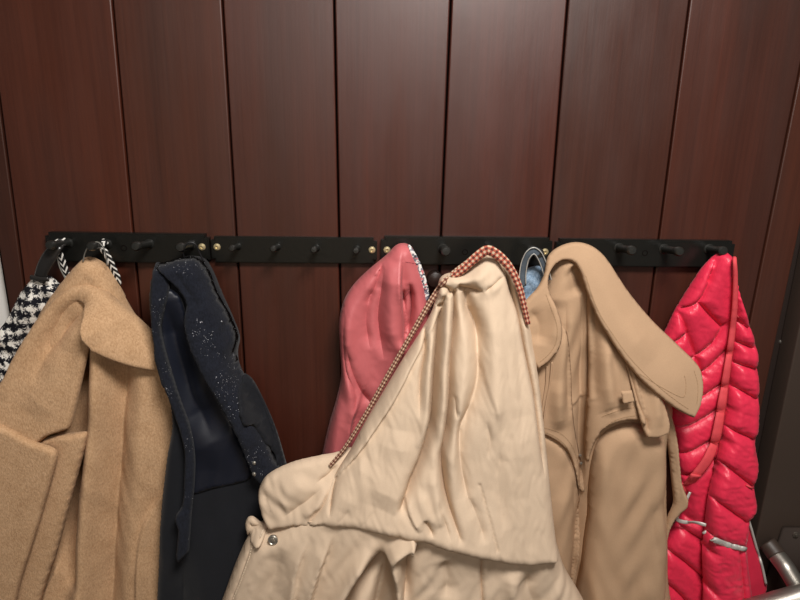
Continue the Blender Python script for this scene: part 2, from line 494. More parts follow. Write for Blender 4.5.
STEEL = plain('dull_steel', (165, 160, 152), .38, .9, bump=(400, .15))
DKSTEEL = plain('dark_screw_metal', (120, 112, 104), .4, .8)
FLOORM = plain('grey_floor_vinyl', (70, 62, 55), .5, bump=(30, .1))
CEILM = plain('white_ceiling_paint', (225, 222, 216), .8)
# ================================================================== WALL OF BOARDS
def line_x(a, b, z, d=0.0):
    A, B = P(a[0], a[1], d), P(b[0], b[1], d); t = (z-A[2])/(B[2]-A[2]); return A[0]+(B[0]-A[0])*t
ZT, ZB = 2.45, 0.0
GR = [((112, 0), (133, 232)), ((222, 0), (236, 232)), ((334, 0), (339, 235)), ((451, 0), (441, 236)), ((568, 0), (549, 238)), ((690, 0), (659, 238)), ((799, 75), (768, 230))]
edges_ = []
xl = P(4, 285, 0)[0]
zz = [P(p[1][0], p[1][1], 0)[2] for p in GR]
for a, b in GR: edges_.append((line_x(a, b, 1.9), line_x(a, b, 1.35)))
e0 = (line_x((2, 120), (18, 240), 1.9), line_x((2, 120), (18, 240), 1.35)); e8 = (line_x((799, 235), (764, 400), 1.9), line_x((799, 235), (764, 400), 1.35))
def ext(e, z): return e[0]+(e[1]-e[0])*(1.9-z)/.55
E_ = [(xl, xl)]+[e0]+edges_+[e8]
TONES = [(60, 30, 20), (77, 36, 22), (71, 34, 21), (70, 31, 19), (67, 29, 19), (69, 29, 19), (61, 29, 19), (66, 30, 19), (74, 35, 21)]
V = []; Fc = []; tone = []
def board(ea, eb, col, z0, z1, g=.0016, bev=.0022, th=.018):
    xs = [(ext(ea, z)+g, ext(eb, z)-g) for z in (z0, z1)]
    i0 = len(V)
    for (xa, xb), z in zip(xs, (z0, z1)):
        for x, y in ((xa, th), (xa, bev), (xa+bev*.35, bev*.3), (xa+bev, 0), (xb-bev, 0), (xb-bev*.35, bev*.3), (xb, bev), (xb, th)): V.append((x, y, z))
    for k in range(7): Fc.append((i0+k, i0+k+1, i0+8+k+1, i0+8+k)); tone.append(col)
    Fc.append(tuple(i0+k for k in range(7, -1, -1))); tone.append(col); Fc.append(tuple(i0+8+k for k in range(8))); tone.append(col)
for i, c in enumerate(TONES):
    board(E_[i], E_[i+1], c, ZB, ZT)
i0 = len(V); XR = ext(e8, 1.35)
for x, y, z in ((xl, .018, ZB), (XR, .018, ZB), (XR, .018, ZT), (xl, .018, ZT), (xl, .06, ZB), (XR, .06, ZB), (XR, .06, ZT), (xl, .06, ZT)): V.append((x, y, z))
for q in ((0, 1, 2, 3), (5, 4, 7, 6), (4, 0, 3, 7), (1, 5, 6, 2), (3, 2, 6, 7), (4, 5, 1, 0)): Fc.append(tuple(i0+k for k in q)); tone.append(None)
wb = mesh_obj('wall_back', V, Fc, None, mats=[WOOD, DARK], fmat=[0 if t else 1 for t in tone], smooth=False)
ca = wb.data.color_attributes.new('board_tone', 'FLOAT_COLOR', 'CORNER')
for p in wb.data.polygons:
    for l in p.loop_indices: ca.data[l].color = lin(tone[p.index]) if tone[p.index] else (0, 0, 0, 1)
tag(wb, kind='structure')
def box(name, lo, hi, mat, parent=None, bev=0.0, kind=None, label=None, seg=3, rot=None, pos=None):
    bm = bmesh.new(); bmesh.ops.create_cube(bm, size=1.0)
    for v in bm.verts:
        v.co = Vector([(lo[k]+hi[k])/2+v.co[k]*(hi[k]-lo[k]) for k in range(3)])
    if bev: bmesh.ops.bevel(bm, geom=bm.edges[:], offset=bev, segments=seg, affect='EDGES', profile=.5)
    if rot is not None:
        for v in bm.verts: v.co = rot @ v.co + Vector(pos)
    vs = [tuple(v.co) for v in bm.verts]; bm.verts.index_update(); fs = [tuple(v.index for v in f.verts) for f in bm.faces]; bm.free()
    o = mesh_obj(name, vs, fs, mat, parent, smooth=bool(bev))
    if bev: bpy_autosmooth(o, 40)
    if kind: tag(o, kind=kind)
    if label: o['label'] = label
    return o
XD = P(778, 432, .03)[0]
box('wall_left', (xl-1.3, .012, ZB), (xl, .06, ZT), WHITEP, kind='structure')
box('wall_front_reflector', (xl-1.3, -3.7, ZB), (XD+1.1, -3.6, ZT), plain('cream_reflector_paint', (226, 205, 176), .7), kind='structure')  # unseen wall behind the camera, added so the upper boards reflect warm brightness
box('floor', (xl-1.3, -3.6, -.05), (XD+1.1, .1, 0), FLOORM, kind='structure')
box('ceiling', (xl-1.3, -3.6, ZT), (XD+1.1, .1, ZT+.05), CEILM, kind='structure')
tr = box('trim_1', (XR, .012, ZB), (XD+.06, .05, ZT), plain('dark_frame_wood', (34, 24, 20), .55, bump=(80, .2)), kind='structure')
q = P(781, 342, -.012)
lathe('screw', [(.0001, .004), (.003, .0035), (.0042, .0015), (.0045, -.002)], (q[0], .012, q[2]), (0, -1, 0), STEEL, tr, 14)
dr = box('door_1', (XD, -.03, .01), (XD+1.0, .012, ZT-.25), DOORM, bev=.003, kind='structure')
# ================================================================== PUSH BAR ON THE DOOR
m0 = P(797, 560, .03)
pb = thing('push_bar', 'dull steel push bar on a dark brown bracket, fixed to the door at bottom right', 'door handle', m0)
def cc(px, py, d): return P(px, py, d)
a_ = P(783, 527, .034); b_ = P(765, 592, .034)
def prism(name, pts, y0, y1, mat, parent, bev=.002):
    bm = bmesh.new(); vs = [bm.verts.new((x, -y1, z)) for x, z in pts]; f = bm.faces.new(vs)
    r = bmesh.ops.extrude_face_region(bm, geom=[f])
    for v in r['geom']:
        if isinstance(v, bmesh.types.BMVert): v.co.y = -y0
    bmesh.ops.recalc_face_normals(bm, faces=bm.faces[:])
    if bev: bmesh.ops.bevel(bm, geom=bm.edges[:], offset=bev, segments=2, affect='EDGES')
    bm.verts.index_update(); vs = [tuple(v.co) for v in bm.verts]; fs = [tuple(v.index for v in f.verts) for f in bm.faces]; bm.free()
    o = mesh_obj(name, vs, fs, mat, parent); bpy_autosmooth(o, 40); return o
prism('mounting_plate', [(a_[0], a_[2]), (b_[0]-.012, b_[2]-.03), (b_[0]+.13, b_[2]-.03), (b_[0]+.13, a_[2]-.002)], .03, .042, plain('dark_bracket_paint', (50, 41, 36), .8, spec=.2), pb)
s_ = P(796, 535, .043); lathe('screw', [(.0001, .0028), (.0028, .0028), (.003, .0012), (.0062, .0006), (.0066, -.001)], s_, (0, -1, 0), DKSTEEL, pb, 16)
arm = path3([(772, 549, .045), (777, 556, .062), (786, 568, .085), (798, 588, .11), (808, 606, .13), (814, 618, .14)], step=3)
tube('arm', arm, [.0135, .015, .0155]+[.016]*60, STEEL, pb, 18)
tube('arm_socket', path3([(767, 543, .04), (772, 549, .05), (777, 556, .062)]), .0172, DOORM, pb, 18, label='dark brown socket of the steel arm')
bar = path3([(744, 613, .13), (762, 608, .135), (800, 597, .145), (860, 580, .15), (960, 556, .15)], step=6)
tube('crossbar', bar, .021, STEEL, pb, 20)
# ================================================================== PEG RACKS
def rack(label, x0, y0, x1, y1, hpx, th, pegs, screws, holes, prad, plen, glabel='black wall racks with pegs'):
    """x0,y0,x1,y1: middle of the left and right ends in the photograph"""
    A = P(x0, y0, th); B = P(x1, y1, th); L = np.linalg.norm(B-A); ang = math.atan2(B[2]-A[2], B[0]-A[0]); C = (A+B)/2
    hh = hpx*np.linalg.norm(P(x0, y0+1, th)-P(x0, y0, th))
    t = thing('coat_rack', label, 'coat rack', (C[0], 0, C[2]), glabel)
    R3 = Matrix.Rotation(-ang, 3, 'Y')
    bm = bmesh.new(); bmesh.ops.create_cube(bm, size=1.0)
    for v in bm.verts: v.co = Vector((v.co.x*L, v.co.y*th, v.co.z*hh))
    e = [e for e in bm.edges if abs(e.verts[0].co.y-e.verts[1].co.y) > th*.5]
    bmesh.ops.bevel(bm, geom=e, offset=.006, segments=4, affect='EDGES')
    e = [e for e in bm.edges if all(v.co.y < -th*.49 for v in e.verts)]
    bmesh.ops.bevel(bm, geom=e, offset=.0018, segments=2, affect='EDGES')
    for v in bm.verts: v.co = R3 @ v.co + Vector((C[0], -th/2, C[2]))
    bm.verts.index_update(); vs = [tuple(v.co) for v in bm.verts]; fs = [tuple(v.index for v in f.verts) for f in bm.faces]; bm.free()
    o = mesh_obj('plate', vs, fs, BLACKP, t); bpy_autosmooth(o, 40)
    for pg in pegs:
        p = P(pg[0], pg[1], th); r = prad; l = pg[2] if len(pg) > 2 else plen
        lathe('peg', [(r*1.25, -.002), (r*1.2, .001), (r*.95, .003), (r*.86, l*.3), (r*.84, l*.62), (r*.95, l*.78), (r*1.06, l*.86), (r*1.05, l*.95), (r*.8, l), (.0003, l*1.01)], p, (0, -1, .10), BLACKG, t, 20)
    for px, py in screws:
        s = P(px, py, th)
        lathe('screw', [(.0003, .0004), (.0022, .0004), (.0026, .0022), (.0052, .0016), (.0062, .0003), (.0062, -.001)], s, (0, -1, 0), BRASS, t, 18, label='brass cross-head screw')
    for px, py in holes:
        s = P(px, py, th)
        lathe('empty_hole', [(.0003, -.0006), (.0034, -.0002), (.0040, .0008), (.0052, .0006), (.0054, -.001)], s, (0, -1, 0), DARK, t, 16, label='dark empty screw hole')
    return t
rack('black peg rack at far left, tweed, camel and navy garments on it', 46, 247, 209, 249, 29, .014, [(68, 243), (107, 244), (149, 244), (191, 245)], [(52, 244), (202, 247)], [(124, 248)], .0072, .056)
rack('thin black peg rack with four bare pegs, between the navy coat and the pink jacket', 211, 249.5, 377, 251, 26, .010, [(238, 246.5), (277.5, 247), (316.5, 248), (357, 249)], [(217, 247), (372, 250)], [], .0052, .042)
rack('black peg rack above the beige hooded coat, one peg bare', 381, 250.5, 552, 252, 28, .014, [(405, 248, .022), (443, 249), (490, 250, .03), (532, 251)], [(387, 250), (545, 252)], [(465, 252)], .0078, .050)
rack('black peg rack at the right end, two pegs bare before the red jacket', 556, 252.5, 734, 254.5, 27, .014, [(577, 249, .022), (619, 248), (664, 249), (709, 249, .045)], [(560, 251)], [(645, 253)], .0075, .056)
q = P(434, 276, .0)
wk = lathe('wall_knob', [(.012, 0), (.0125, .004), (.009, .010), (.011, .016), (.0145, .024), (.013, .031), (.006, .034), (.0003, .0345)], q, (0, -1, 0), plain('dark_brown_knob', (40, 28, 24), .35), None, 24)
tag(wk, 'round dark brown knob on the boards, just under the rack beside the beige hood', 'knob')
# ================================================================== CLOTH MATERIALS
CAMEL = wool('camel_wool', (205, 168, 131), (172, 135, 99), .5)
NAVYW = wool('navy_wool_with_lint', (30, 33, 43), (15, 17, 24), .35, lin((190, 190, 195)))
NAVYL = nylon('navy_lining', (19, 23, 35), .85, .45, (20, 20, 8), .2)
BLACKC = cotton('black_coat_cloth', (19, 21, 27), .8, .2, .2, .8, .1)
PINK = nylon('dusty_pink_nylon', (192, 100, 103), .92, .5, (60, 60, 30), .2)
BEIGE = cotton('beige_cotton', (207, 184, 159), .95, .12, .25, .85, 0, (30, 30, 12))
KHAKI = cotton('khaki_cotton', (181, 149, 119), .93, .16, .3, .85, 0, (30, 30, 14))
KHAKI2 = cotton('khaki_stitch_thread', (166, 136, 104), .95, .1, .1)
BEIGET = cotton('beige_stitch_thread', (240, 222, 196), .97, .1, .1)
REDN = nylon('red_puffer_nylon', (222, 48, 78), .9, .38, (220, 220, 90), .3)
CORAL = cotton('coral_tape', (214, 74, 82), .92, .2, .4, .7)
SILVER = plain('grey_reflective_piping', (190, 188, 182), .4, .2)
DENIM = wool('washed_denim', (150, 172, 192), (84, 110, 138), .7)
DENIM2 = cotton('denim_loop_cloth', (88, 98, 108), .6, .4, .6)
SATIN = plain('black_satin', (40, 38, 37), .25, bump=(90, .3))
GREYTH = plain('grey_cord', (120, 118, 112), .5)
METAL = plain('snap_metal', (200, 195, 185), .3, .9)
GINGR = gingham('red_brown_gingham', (196, 172, 146), (166, 88, 70), (84, 46, 42), 2.0, 2.0)
GINGB = gingham('brown_gingham', (196, 172, 146), (136, 92, 74), (80, 50, 44), 2.0, 2.0)
def floral():
    t = NT('grey_floral_print'); co = t.coord()
    v = t.n('ShaderNodeTexVoronoi'); v.inputs['Scale'].default_value = 330; t.l(co, v.inputs['Vector'])
    sp = t.n('ShaderNodeSeparateColor'); t.l(v.outputs['Color'], sp.inputs[0])
    return t.fin(t.ramp(sp.outputs[0], [(0, lin((225, 222, 218))), (.45, lin((120, 118, 128))), (.7, lin((60, 62, 74))), (.88, lin((200, 120, 120)))], 'CONSTANT'), .8)
FLORAL = floral()
def tweed():
    t = NT('black_white_boucle'); co = t.coord((1, 1, 1))
    nz = t.n('ShaderNodeTexNoise'); nz.inputs['Scale'].default_value = 90; nz.inputs['Detail'].default_value = 3; t.l(co, nz.inputs['Vector'])
    va = t.n('ShaderNodeVectorMath'); va.operation = 'MULTIPLY_ADD'; t.l(nz.outputs['Color'], va.inputs[0]); va.inputs[1].default_value = (.016, .016, .016); t.l(co, va.inputs[2])
    w1 = t.n('ShaderNodeTexWave'); w1.bands_direction = 'Z'; w1.inputs['Scale'].default_value = 15; w1.inputs['Distortion'].default_value = 3; w1.inputs['Detail Scale'].default_value = 30; t.l(va.outputs[0], w1.inputs['Vector'])
    w2 = t.n('ShaderNodeTexWave'); w2.bands_direction = 'X'; w2.inputs['Scale'].default_value = 22; w2.inputs['Distortion'].default_value = 4; w2.inputs['Detail Scale'].default_value = 20; t.l(va.outputs[0], w2.inputs['Vector'])
    n3 = t.noise(va.outputs[0], 120, 3, .6)
    f = t.math('ADD', t.math('ADD', t.math('MULTIPLY', w1.outputs['Fac'], .34), t.math('MULTIPLY', w2.outputs['Fac'], .22)), t.math('MULTIPLY', n3, .75))
    v = t.n('ShaderNodeTexVoronoi'); v.inputs['Scale'].default_value = 190; t.l(va.outputs[0], v.inputs['Vector'])
    col = t.ramp(f, [(.64, lin((26, 26, 32))), (.68, lin((90, 90, 96))), (.73, lin((232, 228, 220)))])
    b = t.bump(v.outputs['Distance'], -.9, .003); b = t.bump(n3, .8, .003, b)
    return t.fin(col, .95, b, Specular_IOR_Level=.15)
TWEED = tweed()
def zigzag():
    t = NT('black_white_zigzag'); tc = t.n('ShaderNodeTexCoord'); sp = t.n('ShaderNodeSeparateXYZ'); t.l(tc.outputs['UV'], sp.inputs[0])
    k = t.math('ABSOLUTE', t.math('SUBTRACT', sp.outputs[1], .5)); f = t.math('FRACT', t.math('ADD', t.math('MULTIPLY', sp.outputs[0], 1.0), t.math('MULTIPLY', k, 1.6)))
    return t.fin(t.mix(t.math('GREATER_THAN', f, .62), lin((14, 14, 16)), lin((225, 222, 215))), .6, t.bump(t.noise(t.coord(), 600, 2), .5, .001))
ZIG = zigzag()
def empty_at(px, py, d): return P(px, py, d)
# ================================================================== TWEED JACKET + CORDS
tj = thing('tweed_jacket', 'black and white woven tweed jacket peeking out left of the camel coat', 'jacket', empty_at(58, 246, .03))
twb = Panel([(33, 278), (40, 274), (50, 276), (60, 284), (72, 300), (76, 360), (50, 440), (20, 520), (-70, 560), (-75, 400), (-45, 372), (-20, 350), (0, 330), (10, 314), (20, 294)],
    depth=[(45, 280, .03), (0, 340, .034), (60, 420, .03), (-50, 500, .04), (20, 500, .035)], T=.018, R=10, noise=[(.0018, .05, 3), (.0007, .008, 9)],
    folds=[('r', [(42, 285), (20, 320), (0, 352)], 8, .006), ('v', [(52, 290), (34, 330), (5, 372)], 6, .005)])
twb.build('body', TWEED, tj, 2.6)
ribbon('hanging_loop', path3([(64, 243, .03), (57, 247, .05), (50, 256, .052), (43, 269, .05), (39, 281, .046)], step=2.5), [7, 12, 14, 13, 11], SATIN, tj, .0025, label='black satin hanging loop')
ribbon('loop_end', path3([(31, 277, .051), (40, 279, .052), (49, 279, .051)], step=2), 5, SATIN, tj, .003, label='black satin end of the loop')
zc = thing('cord_strap', 'black strap with white zigzags slung over the first two pegs behind camel coat', 'strap', empty_at(85, 275, .03))
ribbon('strap', path3([(66, 241, .026), (57, 243, .034), (57, 248, .036), (61, 257, .034), (66, 272, .03), (74, 292, .026), (92, 306, .024), (110, 296, .028), (118, 282, .034), (113, 268, .038), (107, 255, .04), (101, 246, .042), (106, 241, .03)], step=2), 7, ZIG, zc, .002)
tube('edge_cord', path3([(58, 249, .04), (57, 256, .038), (60, 268, .036), (65, 278, .033), (72, 292, .03)], step=2), .0011, GREYTH, zc, 8)
# ================================================================== CAMEL COAT
cam_c = thing('camel_coat', 'camel brown woollen overcoat with wide notched lapels, hanging at the left', 'coat', empty_at(95, 247, .05))
cb = Panel([(84, 258), (93, 257), (103, 262), (110, 267), (121, 288), (133, 312), (152, 335), (170, 352), (182, 380), (180, 430), (180, 480), (174, 560), (170, 640), (166, 700), (-80, 700), (-80, 440), (-40, 420), (0, 385), (26, 345), (42, 312), (58, 288), (72, 270)],
    depth=[(95, 258, .034), (0, 400, .05), (150, 350, .04), (170, 450, .045), (170, 680, .05), (80, 450, .055), (80, 680, .065), (-60, 680, .07), (-60, 450, .06)],
    T=.032, R=15, noise=[(.0012, .06, 5, 3.0, 0)],
    folds=[('r', [(98, 345), (98, 400), (92, 470), (84, 560), (80, 690)], 11, .026, {'ends': (1, 1)}),
           ('v', [(120, 352), (122, 380), (118, 440), (112, 520), (108, 600), (106, 690)], 9, .022, {'ends': (1, 1)}),
           ('r', [(140, 372), (142, 420), (136, 520), (128, 600), (126, 690)], 13, .010, {'ends': (1, 1)}),
           ('v', [(80, 335), (78, 400), (74, 450), (68, 500), (66, 545), (72, 580)], 8, .052, {'ends': (1, .4)}),
           ('s', [(168, 485), (156, 502), (145, 522), (140, 545), (137, 600), (133, 690)], 16, .009, {'side': 'R', 'ends': (.6, 1), 'e': 2.2}),
           ('s', [(53, 574), (45, 590), (40, 610)], 10, .008, {'side': 'R', 'ends': (1, 1)}),
           ])
cb.build('body', CAMEL, cam_c, 2.6)
# under-lapel front edge
cd_ = Panel([(30, 446, 'c'), (38, 441), (60, 434), (87, 431, 'c'), (88, 437), (80, 468), (70, 505), (58, 550), (44, 592), (30, 650), (22, 700), (-60, 700), (-60, 460)],
    T=.006, R=4, tb=.004, folds=[('r', [(70, 440), (56, 500), (30, 600), (15, 690)], 16, .007, {'ends': (1, 1)})], depth=[(88, 434, .096), (30, 600, .110), (-50, 600, .118), (-40, 460, .102), (60, 520, .104), (25, 690, .114)])
cd_.build('front_edge', CAMEL, cam_c, 2.8)
# collar rolling from the right over the peg and down into the left lapel
cl = Panel([(-80, 420), (-40, 412), (0, 383), (14, 358), (28, 334), (44, 310), (60, 293), (75, 284), (90, 282), (104, 288), (120, 301), (136, 314), (150, 327), (162, 338), (171, 347), (174, 358), (171, 370), (162, 371), (146, 369), (130, 365), (112, 358), (98, 350), (90, 345, 'c'), (87, 360), (80, 392), (74, 418), (70, 428, 'c'), (62, 431), (48, 436), (38, 444, 'c'), (20, 450), (-20, 446), (-80, 435)],
    T=.011, R=6, tb=.008, depth=[(88, 284, .060), (60, 293, .062), (0, 390, .094), (60, 420, .100), (-60, 430, .105), (76, 370, .088), (64, 345, .084), (100, 330, .094), (135, 350, .090), (172, 360, .066), (120, 303, .062), (152, 330, .058), (34, 326, .070)],
    folds=[('s', [(74, 302), (82, 307), (85, 316), (84, 328), (87, 338), (92, 347)], 26, [0, .016, .024, .024, .014], {'side': 'R', 'e': 2.0, 'b': .45}),
           ('v', [(82, 306), (74, 310), (64, 320), (53, 337), (41, 361), (32, 385)], 9, [.016, .036, .026, .010, 0]),
           ('r', [(88, 291), (74, 294), (57, 304), (38, 330), (18, 362), (2, 388)], 9, [.002, .006, .008, .008, .004]),
           ('r', [(60, 350), (50, 390), (30, 415)], 16, .006)])
cl.build('collar', CAMEL, cam_c, 2.0)
# lower lapel
ck = Panel([(-80, 405), (-30, 412), (0, 424), (16, 431), (32, 440), (48, 445), (56, 449), (58, 455), (54, 472), (46, 500), (34, 540), (20, 585), (8, 640), (0, 700), (-80, 700)],
    T=.009, R=5, tb=.005, depth=[(52, 452, .119), (0, 430, .114), (-60, 430, .118), (30, 540, .126), (0, 660, .134), (-60, 660, .134)],
    folds=[('v', [(52, 470), (36, 515), (14, 590), (4, 650)], 5, .0015)])
ck.build('lapel', CAMEL, cam_c, 2.8)

tube('hanging_loop', path3([(83, 262, .055), (85, 253, .058), (89, 246, .06), (97, 242, .058), (103, 247, .06), (106, 256, .057), (107, 266, .052)], step=2), .0011, GREYTH, cam_c, 8, label='thin grey hanging loop')
# ================================================================== NAVY COAT
nv = thing('navy_coat', 'navy blue coat flecked with lint, between the camel and beige coats', 'coat', empty_at(190, 250, .05))
nb = Panel(fs=1.2, outline=[(158, 266), (170, 261), (188, 256), (204, 258), (213, 270), (222, 292), (232, 314), (240, 336), (238, 352), (241, 368), (250, 384), (262, 408), (274, 434), (284, 462), (300, 500), (300, 600), (300, 700), (150, 700), (157, 620), (160, 560), (163, 500), (168, 455), (173, 420), (166, 380), (156, 345), (151, 310), (152, 280)],
    depth=[(185, 258, .045), (158, 340, .080), (235, 340, .042), (170, 450, .088), (280, 460, .055), (160, 600, .085), (290, 600, .065), (220, 600, .085), (200, 450, .065)],
    T=.030, R=12, noise=[(.0012, .07, 8, 3.0, 0)],
    folds=[('v', [(165, 300), (172, 350), (190, 400), (215, 440)], 16, .022), ('r', [(215, 500), (212, 600), (215, 690)], 22, .010, {'ends': (.3, 1)}),
           ('v', [(184, 560), (180, 600), (182, 690)], 7, .012, {'ends': (0, 1)})])
nb.build('body', BLACKC, nv, 2.8)
nl = Panel([(164, 290), (180, 296), (190, 330), (206, 370), (226, 410), (244, 450), (252, 470), (248, 480), (215, 488), (190, 493), (186, 470), (184, 430), (174, 396), (164, 360), (160, 320)],
    over=nb, lift=.003, T=.003, R=3, folds=[('r', [(196, 370), (204, 420), (210, 470)], 14, .006)])
nl.build('lining', NAVYL, nv, 2.8, label='dark blue smooth lining above a curved seam')
npl = Panel([(157, 262), (166, 268), (170, 285), (166, 305), (162, 330), (168, 358), (178, 392), (190, 426), (195, 452), (195, 480), (192, 512), (190, 540), (189, 552, 'c'), (178, 563, 'c'), (176, 556), (178, 530), (175, 518), (182, 505), (184, 480), (184, 450), (176, 420), (164, 385), (155, 352), (151, 320), (151, 290), (153, 272)],
    over=nb, lift=.005, T=.008, R=5, tb=.004, depth=[(160, 270, 0), (155, 340, .004), (190, 450, .010), (184, 550, .016)],
    folds=[('v', [(189, 440), (188, 480), (184, 505)], 2, .002), ('s', [(176, 516), (184, 512), (193, 514)], 5, .004, {'side': 'D', 'ends': (1, 1)})])
npl.build('front_band', NAVYW, nv, 2.0)
ncr = Panel([(156, 266), (168, 261), (188, 256), (203, 258), (212, 269), (220, 290), (231, 314), (239, 336), (236, 350), (243, 372), (254, 398), (266, 424), (276, 450), (284, 470), (276, 478), (264, 484), (254, 477), (246, 458), (234, 430), (218, 402), (202, 374), (190, 348), (184, 322), (186, 304), (178, 290), (166, 278)],
    over=nb, lift=.007, T=.013, R=8, tb=.006, depth=[(175, 262, 0), (190, 310, .010), (235, 340, .002), (240, 430, .012), (275, 460, .004)],
    folds=[('r', [(190, 330), (206, 366), (232, 412), (256, 462)], 8, .005, {'ends': (.5, .5)}), ('v', [(222, 322), (229, 340), (236, 358)], 3, .006), ('v', [(172, 272), (188, 296), (200, 312)], 7, .008),
           ('s', [(236, 352), (240, 380), (254, 410), (266, 440)], 10, .004, {'side': 'L'})], noise=[(.0008, .03, 4)])
ncr.build('collar', NAVYW, nv, 2.0)
for nm, pts in (('cuff_flap', [(243, 374), (252, 378), (264, 400), (276, 428), (285, 458), (290, 478), (282, 482), (272, 460), (262, 436), (250, 408)]),):
    Panel(pts, over=ncr, lift=.002, T=.008, R=4, folds=[('v', [(252, 386), (264, 412), (276, 446)], 2.5, .006), ('v', [(262, 404), (264, 430), (274, 456)], 2, .004)]).build(nm, BLACKC, nv, 2.2)
b_ = ncr.at(220, 323, .001); lathe('button', [(.0055, -.001), (.0058, .0012), (.0045, .0022), (.0001, .0016)], b_, (-.2, -1, .1), plain('dark_button', (30, 32, 38), .3), nv, 18)
for px, py in ((254, 463), (254, 474)):
    lathe('snap', [(.0035, -.001), (.0035, .001), (.002, .0022), (.0001, .0024)], ncr.at(px, py, .0005), (-.3, -1, .1), METAL, nv, 14, label='small shiny metal snap')
tube('hanging_loop', path3([(186, 262, .05), (183, 252, .062), (188, 243, .066), (195, 244, .064), (200, 254, .055), (204, 262, .05)], step=2), .0014, plain('black_cord', (30, 30, 32), .5), nv, 8)
# ================================================================== PINK JACKET
pk = thing('pink_jacket', 'dusty pink hooded jacket with a grey floral lining edge, left of beige coat', 'jacket', empty_at(403, 247, .04))
ph = Panel(fs=1.8, outline=[(386, 255), (396, 245), (404, 243), (412, 247), (418, 262), (424, 280), (428, 302), (440, 340), (450, 420), (450, 520), (430, 620), (322, 640), (312, 560), (316, 500), (322, 456), (328, 428), (336, 400), (341, 376), (340, 348), (339, 322), (344, 300), (354, 284), (368, 270)],
    depth=[(403, 245, .036), (345, 310, .04), (425, 300, .036), (325, 450, .03), (440, 450, .03), (330, 600, .03), (430, 600, .03), (385, 380, .04)],
    T=.032, R=14, noise=[(.0010, .07, 12, 3, .2), (.0002, .015, 13, 2, .3)],
    folds=[('r', [(350, 300), (347, 340), (350, 390), (356, 420)], 9, .006), ('v', [(346, 345), (352, 372), (364, 398), (378, 410)], 5, .007), ('v', [(376, 272), (382, 266), (374, 290), (366, 306)], 4, .005),
           ('s', [(402, 262), (401, 290), (404, 318), (404, 345)], 10, .016, {'side': 'L', 'ends': (.2, 1)}), ('v', [(410, 284), (412, 310), (408, 340)], 3, .012),
           ('v', [(384, 268), (381, 292), (378, 320), (384, 360)], 5, .007), ('v', [(404, 290), (403, 320), (404, 350)], 3.5, .012), ('v', [(372, 290), (366, 320), (370, 350)], 5, .005), ('r', [(392, 262), (390, 300), (392, 350)], 8, .006),
           ('v', [(345, 312), (343, 340), (346, 372), (356, 396), (350, 430)], 2, .003), ('r', [(340, 400), (336, 430), (334, 470)], 8, .005), ('s', [(360, 400), (352, 425), (350, 455)], 12, .010, {'side': 'L', 'ends': (.3, 1)})])
pho = ph.build('body', PINK, pk, 2.0)
stitches([[(406, 262), (412, 263), (418, 264)], [(410, 290), (404, 298), (398, 300)]], ph, plain('dark_pink_thread', (150, 62, 72), .8), pho, 3.0, 2.2)
ribbon('floral_edge', path3([(409, 246), (414, 256), (419, 268), (424, 284), (427, 300)], ph, .003, 2.0), [3, 6, 7, 7, 6], FLORAL, pk, .0025, label='grey and white floral lining edge')
# ================================================================== DENIM JACKET
dn = thing('denim_jacket', 'faded blue denim garment hung by its loop between beige hood and khaki collar', 'jacket', empty_at(535, 250, .045))
dnb = Panel(fs=1.2, outline=[(524, 272), (530, 267), (540, 266), (546, 272), (556, 290), (560, 340), (556, 430), (500, 430), (505, 340), (518, 290)], depth=[(535, 268, .03), (530, 420, .03), (555, 350, .03)], T=.014, R=9, noise=[(.0012, .03, 21)])
dnb.build('body', DENIM, dn, 2.4)
ribbon('hanging_loop', path3([(523, 286, .05), (523, 274, .052), (525, 262, .056), (529, 254, .062), (534, 251, .064), (539, 255, .062), (544, 266, .056), (548, 280, .052)], step=1.5), [7, 7, 8, 9, 8, 7, 7], DENIM2, dn, .0018)
for s_, off in ((0, -3.4), (1, 2.9)):
    tube('loop_edge', path3([(523+off, 284, .054), (523+off, 274, .056), (525+off, 262, .060), (529+off*.7, 254+off*.7, .066), (534, 251+off, .068), (539-off*.7, 255+off*.7, .066), (544-off, 266, .060), (548-off, 280, .056)], step=1.5), .0009, SILVER, dn, 6, label='pale frayed loop edge')
# ================================================================== RED PUFFER
rd = thing('puffer_jacket', 'bright red quilted puffer jacket with a coral zip tape, rightmost on the racks', 'jacket', empty_at(715, 255, .05))
rb = Panel([(713, 257), (718, 253), (726, 252), (731, 257), (732, 275), (738, 300), (746, 325), (752, 360), (754, 400), (752, 440), (748, 480), (744, 512), (744, 540), (748, 600), (750, 700), (648, 700), (652, 600), (657, 560), (667, 535), (680, 516), (682, 500), (676, 465), (670, 430), (656, 390), (654, 352), (664, 334), (675, 311), (691, 285), (704, 266)],
    depth=[(722, 253, .048), (665, 335, .028), (745, 330, .034), (655, 450, .03), (752, 440, .045), (655, 650, .05), (748, 650, .06), (700, 450, .042)],
    T=.026, R=12, noise=[(.0003, .010, 31, 2, .8)],
    quilt=([[(722, 262), (713, 282), (701, 303), (683, 313), (668, 320)], [(701, 303), (712, 316), (724, 328)], [(683, 313), (690, 336), (698, 358), (704, 376)],
            [(655, 352), (672, 347), (690, 334)], [(726, 326), (716, 343), (698, 357), (680, 366), (650, 372)], [(728, 352), (714, 366), (703, 374), (684, 384), (650, 390)],
            [(726, 384), (708, 396), (690, 404), (655, 412)], [(724, 408), (706, 420), (690, 428), (660, 434)], [(720, 438), (700, 450), (680, 458), (655, 462)],
            [(716, 462), (696, 476), (676, 482), (650, 486)], [(650, 515), (676, 527), (704, 543)], [(650, 543), (680, 560), (706, 582)], [(650, 572), (680, 596), (700, 620)], [(650, 612), (690, 650)]], 11, .015),
    folds=[('v', [(718, 270), (712, 285)], 2.5, .005), ('v', [(690, 492), (680, 512), (690, 522), (706, 528)], 8, .014)])
